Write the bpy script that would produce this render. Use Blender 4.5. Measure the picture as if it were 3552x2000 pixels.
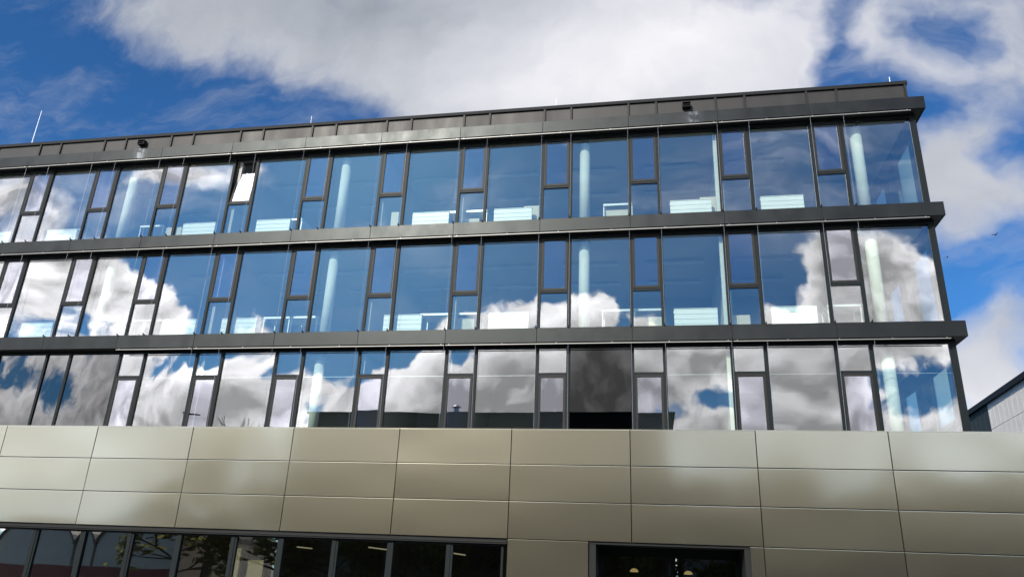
import bpy, math, random
from mathutils import Vector, Matrix
random.seed(7)
scene = bpy.context.scene
for o in list(bpy.data.objects): bpy.data.objects.remove(o)

# ------------------------------------------------------------------ camera
CAM = Vector((-7.64, -20.83, -5.72))
yaw, pitch, roll = math.radians(11.107), math.radians(21.088), math.radians(2.468)
yaw = -yaw
fw = Vector((math.sin(yaw)*math.cos(pitch), math.cos(yaw)*math.cos(pitch), math.sin(pitch)))
r0 = Vector((math.cos(yaw), -math.sin(yaw), 0)); u0 = r0.cross(fw)
rt = r0*math.cos(roll)+u0*math.sin(roll); up = -r0*math.sin(roll)+u0*math.cos(roll)
cd = bpy.data.cameras.new('camera'); cam = bpy.data.objects.new('camera', cd)
scene.collection.objects.link(cam); scene.camera = cam
cam.matrix_world = Matrix(((rt.x, up.x, -fw.x, CAM.x), (rt.y, up.y, -fw.y, CAM.y), (rt.z, up.z, -fw.z, CAM.z), (0, 0, 0, 1)))
cd.sensor_width = 36; cd.lens = 26.492; cd.clip_start = 0.1; cd.clip_end = 3000

# ------------------------------------------------------------------ sky, clouds, sun
SUN_EL, SUN_AZ = math.radians(31), math.radians(22)      # sun stands behind the viewer, a little to the left
sun_dir = Vector((-math.sin(SUN_AZ)*math.cos(SUN_EL), -math.cos(SUN_AZ)*math.cos(SUN_EL), math.sin(SUN_EL)))
# cloud masses and their lit parts: (u, v, front 0 / behind the viewer 4, half width, half height, tilt, amount)
CLOUD_MASS = [(-0.242, 0.874, 0, 0.633, 0.193, -11.1, 0.72), (-0.075, 0.955, 0, 0.607, 0.36, -7.4, 0.55), (-0.336, 0.738, 0, 0.303, 0.094, -20.1, 0.3), (-0.76, 0.932, 0, 0.371, 0.142, -18.6, 0.42), (0.017, 0.707, 0, 0.314, 0.117, -0.1, 0.45), (-1.023, 0.99, 0, 0.306, 0.133, -6.6, 0.5), (-1.176, 0.829, 0, 0.234, 0.253, -5.1, -0.45), (-0.88, 0.718, 0, 0.395, 0.147, -15.8, -0.45), (-0.54, 0.7, 0, 0.199, 0.064, -18.7, -0.35), (0.291, 0.769, 0, 0.04, 0.11, -18.8, -0.75), (0.344, 0.742, 0, 0.052, 0.057, 19.5, -0.5), (0.331, 0.68, 0, 0.059, 0.048, -5.0, -0.6), (0.429, 0.799, 0, 0.049, 0.044, -6.4, -0.5), (0.374, 0.609, 0, 0.041, 0.059, -4.2, -0.4), (0.445, 0.663, 0, 0.103, 0.054, -4.9, 0.3), (0.498, 0.791, 0, 0.106, 0.109, -6.4, 0.38), (0.367, 0.754, 0, 0.049, 0.057, -5.8, 0.22), (0.46, 0.724, 0, 0.115, 0.042, -5.6, 0.18), (0.394, 0.634, 0, 0.047, 0.086, -30.1, -0.25), (0.464, 0.655, 0, 0.069, 0.073, 30.6, 0.12), (0.42, 0.567, 0, 0.095, 0.095, -3.8, 0.38), (0.435, 0.541, 0, 0.097, 0.068, 25.4, 0.2), (0.445, 0.422, 0, 0.096, 0.052, 18.2, -0.5), (0.497, 0.607, 0, 0.059, 0.058, -4.3, -0.35), (0.392, 0.424, 0, 0.048, 0.029, -2.2, -0.2), (0.421, 0.452, 0, 0.081, 0.053, 14.8, 0.42), (0.378, 0.526, 0, 0.06, 0.124, -3.3, 0.22), (0.48, 0.49, 0, 0.057, 0.036, -3.0, 0.2), (0.386, 0.357, 0, 0.059, 0.066, -25.6, -0.6), (0.461, 0.355, 0, 0.069, 0.071, -1.4, 0.42), (0.407, 0.257, 0, 0.148, 0.097, -0.3, 0.85), (0.378, 0.303, 0, 0.042, 0.069, -0.9, 0.3), (0.221, 0.754, 0, 0.115, 0.11, -5.7, 0.25), (0.436, 0.605, 0, 0.074, 0.039, 30.5, 0.35), (0.397, 0.55, 0, 0.045, 0.069, -3.6, 0.35), (0.481, 0.52, 0, 0.063, 0.037, 20.1, 0.35), (0.443, 0.468, 0, 0.091, 0.03, 14.8, 0.3), (0.428, 0.378, 0, 0.057, 0.033, 30.2, 0.25), (0.532, 0.745, 0, 0.062, 0.084, -5.9, 0.3), (0.346, 0.808, 0, 0.045, 0.045, -6.4, 0.3), (-0.345, 0.144, 4, 1.475, 0.091, 0.8, 0.95), (-0.681, 0.257, 4, 0.151, 0.069, -0.3, 0.35), (-0.577, 0.256, 4, 0.07, 0.055, -0.3, 0.4), (-0.414, 0.238, 4, 0.096, 0.052, -0.1, 0.2), (-0.33, 0.255, 4, 0.062, 0.064, -0.3, 0.55), (-0.201, 0.255, 4, 0.084, 0.062, -0.3, 0.6), (-0.069, 0.254, 4, 0.064, 0.061, -0.3, 0.45), (-0.119, 0.343, 4, 0.062, 0.035, -1.2, 0.75), (0.001, 0.326, 4, 0.032, 0.017, -1.0, 0.4), (0.0, 0.281, 4, 0.063, 0.033, -0.6, 0.3), (0.073, 0.286, 4, 0.087, 0.038, -0.6, 0.45), (-0.966, 0.245, 4, 0.158, 0.073, -0.2, 0.2), (-0.876, 0.277, 4, 0.099, 0.046, -0.4, 0.25), (0.076, 0.232, 4, 0.061, 0.024, 10.3, -0.55), (-0.457, 0.291, 4, 0.056, 0.037, -0.6, -0.5), (-0.496, 0.221, 4, 0.037, 0.029, 0.1, -0.3), (0.125, 0.227, 4, 0.04, 0.042, 0.0, -0.45), (0.265, 0.227, 4, 0.041, 0.046, -22.5, -0.45), (0.315, 0.252, 4, 0.065, 0.062, -0.3, -0.35), (-0.742, 0.295, 4, 0.061, 0.019, -0.6, -0.2), (-0.927, 0.233, 4, 0.064, 0.059, -0.1, -0.35), (0.225, 0.295, 4, 0.127, 0.065, -0.7, 0.55), (0.221, 0.355, 4, 0.097, 0.034, 11.8, 0.55), (0.322, 0.375, 4, 0.078, 0.073, -1.6, 0.7), (0.293, 0.422, 4, 0.065, 0.047, 30.4, 0.45), (0.365, 0.508, 4, 0.03, 0.043, -3.1, 0.35), (0.205, 0.242, 4, 0.068, 0.068, -0.2, 0.45), (0.327, 0.207, 4, 0.091, 0.03, 0.2, 0.3), (-0.957, 0.433, 4, 0.135, 0.048, -10.7, 0.5), (-0.858, 0.423, 4, 0.098, 0.047, -27.0, 0.58), (-0.81, 0.374, 4, 0.078, 0.049, -1.3, 0.35), (-0.981, 0.364, 4, 0.078, 0.029, -9.9, 0.35), (-0.931, 0.475, 4, 0.091, 0.03, -2.2, 0.3), (-1.057, 0.436, 4, 0.07, 0.084, -1.8, 0.3), (-0.73, 0.359, 4, 0.076, 0.02, -1.2, 0.3), (-1.09, 0.587, 4, 0.137, 0.075, -20.1, 0.36), (-0.971, 0.535, 4, 0.14, 0.063, -23.9, 0.32), (-0.861, 0.609, 4, 0.116, 0.036, -3.4, 0.36), (-0.942, 0.595, 4, 0.052, 0.049, -20.9, -0.3), (-0.8, 0.542, 4, 0.089, 0.046, -2.8, -0.3), (-0.721, 0.62, 4, 0.084, 0.039, -8.6, 0.6), (-0.787, 0.617, 4, 0.068, 0.04, -3.5, 0.5), (-0.643, 0.626, 4, 0.029, 0.019, -3.7, 0.4), (-0.469, 0.586, 4, 0.026, 0.022, -32.2, 0.34), (-0.108, 0.631, 4, 0.037, 0.016, -4.1, 0.4), (-0.135, 0.604, 4, 0.037, 0.035, 42.2, 0.18), (-0.514, 0.614, 4, 0.084, 0.045, -3.7, -0.3), (-0.228, 0.589, 4, 0.095, 0.042, -3.6, -0.3), (-0.015, 0.576, 4, 0.094, 0.041, -3.6, -0.3), (0.211, 0.581, 4, 0.109, 0.053, -3.8, -0.3), (-0.04, 0.466, 4, 0.029, 0.013, -2.4, 0.3), (0.005, 0.451, 4, 0.035, 0.025, -34.8, 0.25), (-0.753, 1.062, 4, 0.255, 0.202, -7.6, 0.9), (-1.526, 0.529, 4, 0.457, 0.451, -2.4, 0.6), (0.26, 1.117, 4, 0.319, 0.27, -9.6, 0.4), (-0.194, 0.512, 4, 0.915, 0.174, -2.8, -0.22), (-0.375, 0.447, 4, 0.355, 0.099, -2.1, -0.3), (-0.042, 0.298, 4, 0.032, 0.023, -0.7, -0.3), (-0.265, 0.289, 4, 0.023, 0.029, -0.6, -0.55), (-0.146, 0.3, 4, 0.017, 0.017, -0.7, -0.4), (-0.358, 0.273, 4, 0.021, 0.035, -0.4, -0.5), (-0.545, 0.292, 4, 0.045, 0.025, -0.6, -0.45), (-0.638, 0.306, 4, 0.04, 0.019, -0.7, -0.4), (0.04, 0.513, 4, 0.237, 0.084, -3.0, -0.2), (-0.83, 1.07, 4, 0.34, 0.26, 0, 1.1)]
CLOUD_LIT = [(0.051, 0.81, 0, 0.371, 0.186, -6.1, 0.6), (-0.639, 0.865, 0, 0.247, 0.08, -16.4, 0.2), (-0.184, 0.763, 0, 0.283, 0.101, -14.5, 0.22), (-0.383, 0.889, 0, 0.306, 0.139, -6.4, -0.22), (-0.202, 0.719, 0, 0.196, 0.046, -4.9, 0.1), (0.385, 0.232, 0, 0.117, 0.076, -0.1, 0.5), (0.428, 0.469, 0, 0.097, 0.119, -2.7, 0.12), (-0.81, 0.937, 0, 0.335, 0.134, -6.4, -0.14), (-0.723, 0.628, 4, 0.09, 0.056, -3.7, 0.8), (-0.749, 1.042, 4, 0.135, 0.14, -7.4, 0.9), (-0.202, 0.289, 4, 0.091, 0.029, -0.6, 0.5), (-0.33, 0.29, 4, 0.065, 0.027, -0.6, 0.4), (-0.114, 0.34, 4, 0.05, 0.027, -1.1, 0.6), (-0.594, 0.281, 4, 0.077, 0.031, -0.5, 0.4), (-0.47, 0.209, 4, 0.097, 0.04, 0.2, 0.5), (-0.701, 0.257, 4, 0.146, 0.038, -0.3, 0.2), (-0.211, 0.227, 4, 0.195, 0.039, 0.0, -0.35), (-0.739, 0.221, 4, 0.133, 0.037, 0.1, -0.3), (0.031, 0.27, 4, 0.125, 0.049, -0.4, -0.25), (-0.838, 0.401, 4, 0.051, 0.043, -1.6, 0.4), (0.209, 0.284, 4, 0.127, 0.065, -0.6, -0.1), (0.004, 0.243, 4, 0.031, 0.032, -0.2, 0.1), (-0.83, 1.07, 4, 0.28, 0.22, 0, 1.3)]
CLOUD_FRONT, CLOUD_REAR = 0.56, 1.85
SKY_TINT = (0.36, 0.84, 1.30)

world = bpy.data.worlds.new('World'); scene.world = world; world.use_nodes = True
wn = world.node_tree; wn.nodes.clear()
def N(t, **kw):
    n = wn.nodes.new(t)
    for k, v in kw.items(): setattr(n, k, v)
    return n
def L(a, b): wn.links.new(a, b)
def val(n, i, v): n.inputs[i].default_value = v
def M(op, a, b=None, c=None, clamp=False):
    n = N('ShaderNodeMath', operation=op); n.use_clamp = clamp
    for i, v in enumerate((a, b, c)):
        if v is None: continue
        if isinstance(v, (int, float)): n.inputs[i].default_value = v
        else: L(v, n.inputs[i])
    return n.outputs[0]
tc = N('ShaderNodeTexCoord'); sep = N('ShaderNodeSeparateXYZ'); L(tc.outputs['Generated'], sep.inputs[0])
ay = M('MAXIMUM', M('ABSOLUTE', sep.outputs[1]), 0.12)
u = M('DIVIDE', sep.outputs[0], ay); v = M('DIVIDE', sep.outputs[2], ay)
rear = M('LESS_THAN', sep.outputs[1], 0.0)
w = M('MULTIPLY', rear, 4.0)
P = N('ShaderNodeCombineXYZ'); L(u, P.inputs[0]); L(v, P.inputs[1]); L(w, P.inputs[2])
def noise(vec, scale, detail, rough, dist=0.0, off=None):
    n = N('ShaderNodeTexNoise'); val(n, 'Scale', scale); val(n, 'Detail', detail); val(n, 'Roughness', rough); val(n, 'Distortion', dist)
    if off:
        a = N('ShaderNodeVectorMath', operation='ADD'); L(vec, a.inputs[0]); a.inputs[1].default_value = off; vec = a.outputs[0]
    L(vec, n.inputs['Vector']); return n
wz = noise(P.outputs[0], 5.0, 4, 0.55)
sub = N('ShaderNodeVectorMath', operation='SUBTRACT'); L(wz.outputs['Color'], sub.inputs[0]); sub.inputs[1].default_value = (.5, .5, .5)
scl = N('ShaderNodeVectorMath', operation='MULTIPLY'); L(sub.outputs[0], scl.inputs[0]); scl.inputs[1].default_value = (.21, .16, 0)
add = N('ShaderNodeVectorMath', operation='ADD'); L(P.outputs[0], add.inputs[0]); L(scl.outputs[0], add.inputs[1])
PW = add.outputs[0]
def blobsum(lst, grow):
    acc = None
    for (cx, cy, cz, su, sv, ang, a) in lst:
        m = N('ShaderNodeMapping', vector_type='TEXTURE')
        val(m, 'Location', (cx, cy, cz)); val(m, 'Rotation', (0, 0, math.radians(ang))); val(m, 'Scale', (su*grow, sv*grow, 1))
        L(PW, m.inputs['Vector'])
        g = N('ShaderNodeTexGradient', gradient_type='SPHERICAL'); L(m.outputs[0], g.inputs[0])
        acc = M('MULTIPLY', g.outputs['Fac'], a) if acc is None else M('MULTIPLY_ADD', g.outputs['Fac'], a, acc)
    return acc
hr = N('ShaderNodeMapRange', interpolation_type='SMOOTHSTEP'); L(v, hr.inputs['Value']); val(hr, 'From Min', .40); val(hr, 'From Max', .56); val(hr, 'To Max', 1.0)
hb = N('ShaderNodeMapRange', interpolation_type='SMOOTHSTEP'); L(v, hb.inputs['Value']); val(hb, 'From Min', .95); val(hb, 'From Max', .78); val(hb, 'To Max', 1.0)
hi = M('MULTIPLY', M('MULTIPLY', hr.outputs[0], hb.outputs[0]), rear)      # thin streaky cloud higher up behind the viewer
mass = blobsum(CLOUD_MASS, 1.45)
lit = blobsum(CLOUD_LIT, 1.45)
grain = N('ShaderNodeVectorMath', operation='SCALE'); L(PW, grain.inputs[0]); L(M('MULTIPLY_ADD', rear, 0.6, 1.25), grain.inputs[3])
n1 = noise(grain.outputs[0], 4.2, 8, 0.60)
n2 = noise(grain.outputs[0], 4.2, 6, 0.58, off=(-.02, .045, 0))
# rounded billows for the cumulus behind the viewer
def billow(off):
    a = N('ShaderNodeVectorMath', operation='ADD'); L(PW, a.inputs[0]); a.inputs[1].default_value = off
    vn = N('ShaderNodeTexVoronoi', feature='F1'); val(vn, 'Scale', 13.0); val(vn, 'Detail', 2.0); val(vn, 'Roughness', 0.55); val(vn, 'Lacunarity', 2.2)
    vn.normalize = True; L(a.outputs[0], vn.inputs['Vector']); return M('SUBTRACT', 0.42, vn.outputs['Distance'])
b1 = billow((0, 0, 0)); b2 = billow((-.012, .028, 0))
# a little cloud scattered over the rest of the sky
wide = noise(tc.outputs['Generated'], 1.6, 5, 0.6)
outside = M('MULTIPLY', M('SUBTRACT', wide.outputs['Fac'], 0.5), 0.4)
dens0 = M('ADD', M('MULTIPLY_ADD', M('MULTIPLY', b1, M('SUBTRACT', rear, hi)), 0.62, mass), M('MULTIPLY_ADD', M('SUBTRACT', n1.outputs['Fac'], 0.5), M('MULTIPLY_ADD', rear, 0.1, 1.4), outside))
soft = M('MULTIPLY_ADD', hi, 0.50, M('MULTIPLY_ADD', rear, -0.66, 0.86))
cover = N('ShaderNodeMapRange', interpolation_type='SMOOTHSTEP'); L(dens0, cover.inputs['Value'])
val(cover, 'From Min', 0.10); L(M('ADD', soft, 0.10), cover.inputs['From Max'])
relief = M('SUBTRACT', n1.outputs['Fac'], n2.outputs['Fac'])
thick = N('ShaderNodeMapRange'); L(dens0, thick.inputs['Value']); val(thick, 'From Min', 0.25); L(M('MULTIPLY_ADD', rear, -0.3, 1.1), thick.inputs['From Max']); val(thick, 'To Min', 0.30); val(thick, 'To Max', -0.14)
bright = M('ADD', M('MULTIPLY_ADD', M('MULTIPLY', M('SUBTRACT', b1, b2), rear), 3.0, M('MULTIPLY', relief, M('MULTIPLY_ADD', rear, 3.0, 0.5))), M('MULTIPLY', lit, 1.15))
bright = M('ADD', bright, M('MULTIPLY', thick.outputs[0], M('MULTIPLY_ADD', rear, 1.2, 0.5)))
base = M('MULTIPLY_ADD', rear, CLOUD_REAR-CLOUD_FRONT, CLOUD_FRONT)
lum = M('MULTIPLY', M('MULTIPLY', base, M('MULTIPLY_ADD', hi, -0.04, 1.0)), M('MAXIMUM', M('ADD', bright, 1.0), 0.55))
ccol = N('ShaderNodeMix', data_type='RGBA'); ccol.clamp_factor = True
L(M('MULTIPLY', lum, 1.1), ccol.inputs[0]); ccol.inputs[6].default_value = (.78, .92, 1.12, 1); ccol.inputs[7].default_value = (1.0, .99, 1.04, 1)
cmul = N('ShaderNodeVectorMath', operation='SCALE'); L(ccol.outputs[2], cmul.inputs[0]); L(M('MULTIPLY', lum, 1/0.1), cmul.inputs[3])
sky = N('ShaderNodeTexSky', sky_type='NISHITA'); sky.sun_disc = False
sky.sun_elevation = SUN_EL; sky.sun_rotation = math.atan2(sun_dir.x, sun_dir.y)
sky.altitude = 300; sky.air_density = 1.0; sky.dust_density = 0.4; sky.ozone_density = 2.5
hs = N('ShaderNodeVectorMath', operation='MULTIPLY'); L(sky.outputs[0], hs.inputs[0]); hs.inputs[1].default_value = SKY_TINT
# thin high veil, combed into wisps
wm = N('ShaderNodeMapping'); val(wm, 'Rotation', (0, 0, math.radians(28))); val(wm, 'Scale', (1.6, 5.0, 1)); L(PW, wm.inputs['Vector'])
wsp = noise(wm.outputs[0], 1.7, 7, 0.62)
wr = N('ShaderNodeMapRange', interpolation_type='SMOOTHSTEP'); L(wsp.outputs['Fac'], wr.inputs['Value']); val(wr, 'From Min', .44); val(wr, 'From Max', .78); val(wr, 'To Max', .42)
cov = M('MAXIMUM', cover.outputs[0], M('MULTIPLY', wr.outputs[0], M('MULTIPLY_ADD', hi, 0.5, M('MULTIPLY_ADD', rear, -0.75, 1.0))))
mixs = N('ShaderNodeMix', data_type='RGBA'); L(cov, mixs.inputs[0]); glow = N('ShaderNodeVectorMath', operation='SCALE'); L(hs.outputs[0], glow.inputs[0]); L(M('MULTIPLY_ADD', rear, 0.08, 1.0), glow.inputs[3]); L(glow.outputs[0], mixs.inputs[6]); L(cmul.outputs[0], mixs.inputs[7])
bg = N('ShaderNodeBackground'); bg.inputs['Strength'].default_value = 0.1; L(mixs.outputs[2], bg.inputs['Color'])
wo = N('ShaderNodeOutputWorld'); L(bg.outputs[0], wo.inputs[0])

sl = bpy.data.lights.new('sun', 'SUN'); sun = bpy.data.objects.new('sun', sl); scene.collection.objects.link(sun)
sl.energy = 5.0; sl.angle = math.radians(0.53); sl.color = (1.0, .95, .86)
sun.rotation_euler = sun_dir.to_track_quat('Z', 'Y').to_euler()
scene.view_settings.view_transform = 'Standard'; scene.view_settings.look = 'None'
scene.view_settings.exposure = 0.0; scene.view_settings.gamma = 1.0

# ------------------------------------------------------------------ materials
def mat(name, col, rough=.5, metal=0.0, spec=.5, emit=None, noise_amt=0.0, noise_scale=4.0, bump=0.0, rough_var=0.0, stretch=(1, 1, 1)):
    m = bpy.data.materials.new(name); m.use_nodes = True; t = m.node_tree; b = t.nodes['Principled BSDF']
    b.inputs['Base Color'].default_value = (*col, 1); b.inputs['Roughness'].default_value = rough
    b.inputs['Metallic'].default_value = metal; b.inputs['Specular IOR Level'].default_value = spec
    if emit: b.inputs['Emission Color'].default_value = (*emit[0], 1); b.inputs['Emission Strength'].default_value = emit[1]
    if noise_amt or bump or rough_var:
        tcn = t.nodes.new('ShaderNodeTexCoord'); mp = t.nodes.new('ShaderNodeMapping'); mp.inputs['Scale'].default_value = stretch
        t.links.new(tcn.outputs['Object'], mp.inputs[0])
        nz = t.nodes.new('ShaderNodeTexNoise'); nz.inputs['Scale'].default_value = noise_scale; nz.inputs['Detail'].default_value = 6
        t.links.new(mp.outputs[0], nz.inputs['Vector'])
        if noise_amt:
            mr = t.nodes.new('ShaderNodeMapRange'); mr.inputs['From Min'].default_value = .3; mr.inputs['From Max'].default_value = .7
            mr.inputs['To Min'].default_value = 1-noise_amt; mr.inputs['To Max'].default_value = 1+noise_amt
            t.links.new(nz.outputs['Fac'], mr.inputs[0])
            sc = t.nodes.new('ShaderNodeVectorMath'); sc.operation = 'SCALE'; sc.inputs[0].default_value = col
            t.links.new(mr.outputs[0], sc.inputs['Scale']); t.links.new(sc.outputs[0], b.inputs['Base Color'])
        if rough_var:
            mr = t.nodes.new('ShaderNodeMapRange'); mr.inputs['From Min'].default_value = .3; mr.inputs['From Max'].default_value = .7
            mr.inputs['To Min'].default_value = rough-rough_var; mr.inputs['To Max'].default_value = rough+rough_var
            t.links.new(nz.outputs['Fac'], mr.inputs[0]); t.links.new(mr.outputs[0], b.inputs['Roughness'])
        if bump:
            bp = t.nodes.new('ShaderNodeBump'); bp.inputs['Strength'].default_value = bump; bp.inputs['Distance'].default_value = .02
            t.links.new(nz.outputs['Fac'], bp.inputs['Height']); t.links.new(bp.outputs[0], b.inputs['Normal'])
    return m

def glass(name, tint, r_min, r_max, refl=(1, 1, 1)):
    """coated architectural glass: mirror share rises with the angle, the rest passes through tinted"""
    m = bpy.data.materials.new(name); m.use_nodes = True; t = m.node_tree; t.nodes.clear()
    o = t.nodes.new('ShaderNodeOutputMaterial'); mix = t.nodes.new('ShaderNodeMixShader')
    tr = t.nodes.new('ShaderNodeBsdfTransparent'); tr.inputs[0].default_value = (*tint, 1)
    gl = t.nodes.new('ShaderNodeBsdfGlossy'); gl.inputs['Roughness'].default_value = 0.0; gl.inputs[0].default_value = (*refl, 1)
    lw = t.nodes.new('ShaderNodeLayerWeight'); lw.inputs[0].default_value = .5
    mr = t.nodes.new('ShaderNodeMapRange'); mr.inputs['To Min'].default_value = r_min; mr.inputs['To Max'].default_value = r_max
    t.links.new(lw.outputs['Facing'], mr.inputs[0]); t.links.new(mr.outputs[0], mix.inputs[0])
    t.links.new(tr.outputs[0], mix.inputs[1]); t.links.new(gl.outputs[0], mix.inputs[2]); t.links.new(mix.outputs[0], o.inputs[0])
    return m

MT = {}
MT['fascia'] = mat('fascia_metal', (.028, .030, .0295), .41, .85, .2, noise_amt=.10, noise_scale=2.2, rough_var=.05, stretch=(1, 1, .6))
MT['parapet'] = mat('parapet_sheet', (.037, .035, .033), .5, .4, .3, noise_amt=.14, noise_scale=1.6, rough_var=.08, stretch=(1, 1, .25))
MT['cap'] = mat('dark_cap_metal', (.018, .019, .020), .6, .0, .12)
MT['frame'] = mat('dark_frame_paint', (.011, .015, .016), .5, .0, .14, noise_amt=.08, noise_scale=8)
MT['sash'] = mat('sash_paint', (.020, .020, .018), .5, .0, .2, noise_amt=.08, noise_scale=8)
MT['black'] = mat('black_recess', (.012, .013, .013), .7, 0, .3)
MT['soffit'] = mat('soffit_sheet', (.035, .04, .042), .5, .1)
MT['alu'] = mat('aluminium_rail', (.26, .255, .24), .5, .7)
MT['panel'] = mat('champagne_cladding', (.55, .495, .35), .27, .98, .5, noise_amt=.012, noise_scale=.35)
def tone_per_panel(m, amt):
    t = m.node_tree; b = t.nodes['Principled BSDF']; lk = b.inputs['Base Color'].links[0].from_socket
    oi = t.nodes.new('ShaderNodeObjectInfo'); mr = t.nodes.new('ShaderNodeMapRange'); mr.inputs['To Min'].default_value = 1-amt; mr.inputs['To Max'].default_value = 1+amt
    t.links.new(oi.outputs['Random'], mr.inputs[0]); s = t.nodes.new('ShaderNodeVectorMath'); s.operation = 'SCALE'
    t.links.new(lk, s.inputs[0]); t.links.new(mr.outputs[0], s.inputs['Scale']); t.links.new(s.outputs[0], b.inputs['Base Color'])
tone_per_panel(MT['panel'], .05)
def clear_lacquer(m, share, rough, col):
    t = m.node_tree; out = t.nodes['Material Output']; b = t.nodes['Principled BSDF']
    g = t.nodes.new('ShaderNodeBsdfGlossy'); g.inputs[0].default_value = (*col, 1); g.inputs['Roughness'].default_value = rough
    mx = t.nodes.new('ShaderNodeMixShader'); mx.inputs[0].default_value = share
    t.links.new(b.outputs[0], mx.inputs[1]); t.links.new(g.outputs[0], mx.inputs[2]); t.links.new(mx.outputs[0], out.inputs[0])
clear_lacquer(MT['panel'], .52, .10, (.20, .25, .255))
MT['wall'] = mat('interior_wall', (.50, .48, .46), .8)
MT['ceil'] = mat('interior_ceiling', (.62, .60, .58), .85)
MT['floor'] = mat('interior_floor', (.28, .27, .25), .6)
MT['white'] = mat('radiator_enamel', (.93, .95, .92), .35)
MT['column'] = mat('column_plaster', (.70, .73, .69), .75, noise_amt=.03, noise_scale=6)
MT['beige'] = mat('cabinet_laminate', (.62, .56, .43), .5)
MT['desk'] = mat('desk_steel', (.75, .77, .78), .35, .2)
MT['lampw'] = mat('lamp_housing', (.80, .82, .84), .4)
MT['side'] = mat('side_wall_sheet', (.04, .05, .065), .5, .3)
MT['glass'] = glass('coated_glass', (.935, .985, .95), .12, .50, (1.0, .97, .98))
MT['sashglass'] = glass('sash_glass', (.86, .90, .96), .135, .52, (.99, .97, 1.0))
MT['dim'] = glass('spandrel_glass', (.05, .06, .06), .033, .36, (1, 1, .98))
MT['shop'] = glass('tinted_shop_glass', (.78, .77, .68), .17, .6)
MT['sideglass'] = glass('side_glass', (.80, .95, .93), .06, .5)
MT['asphalt'] = mat('asphalt', (.06, .06, .058), .9, noise_amt=.25, noise_scale=3, bump=.3)
MT['paving'] = mat('paving', (.13, .125, .115), .85, noise_amt=.15, noise_scale=5, bump=.2)
MT['opp'] = mat('dark_brown_cladding', (.19, .16, .13), .75, noise_amt=.15, noise_scale=1)
MT['oppglass'] = mat('opposite_window', (.03, .035, .04), .1, 0, .6)
MT['pale'] = mat('pale_render', (.84, .72, .56), .85, noise_amt=.08, noise_scale=1)
MT['greywall'] = mat('grey_green_render', (.44, .50, .50), .85, noise_amt=.06, noise_scale=1)
MT['red'] = mat('red_boarding', (.30, .03, .035), .6)
MT['bark'] = mat('bark', (.07, .055, .04), .9, noise_amt=.3, noise_scale=10)
MT['leaf'] = mat('foliage', (.12, .12, .05), .6, noise_amt=.45, noise_scale=.8)
def translucent(m, share, col):
    t = m.node_tree; out = t.nodes['Material Output']; b = t.nodes['Principled BSDF']
    g = t.nodes.new('ShaderNodeBsdfTranslucent'); g.inputs[0].default_value = (*col, 1)
    mx = t.nodes.new('ShaderNodeMixShader'); mx.inputs[0].default_value = share
    t.links.new(b.outputs[0], mx.inputs[1]); t.links.new(g.outputs[0], mx.inputs[2]); t.links.new(mx.outputs[0], out.inputs[0])
translucent(MT['leaf'], .5, (.26, .26, .07))
MT['steel'] = mat('galvanised_steel', (.55, .57, .60), .4, .7)
MT['rod'] = mat('bright_rod', (.85, .87, .90), .5, .1)
MT['annex'] = mat('pale_metal_cladding', (.84, .80, .73), .7, .0, .2, noise_amt=.05, noise_scale=2)
MT['annexdark'] = mat('dark_green_cladding', (.035, .042, .038), .6, 0, .2)
MT['bird'] = mat('feathers', (.03, .03, .03), .8)
MT['warm'] = mat('warm_lamp', (.9, .8, .5), .4, emit=((1, .78, .38), .6))
MT['tube'] = mat('pale_tube', (.8, .8, .7), .4, emit=((1, .95, .75), .5))

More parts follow.
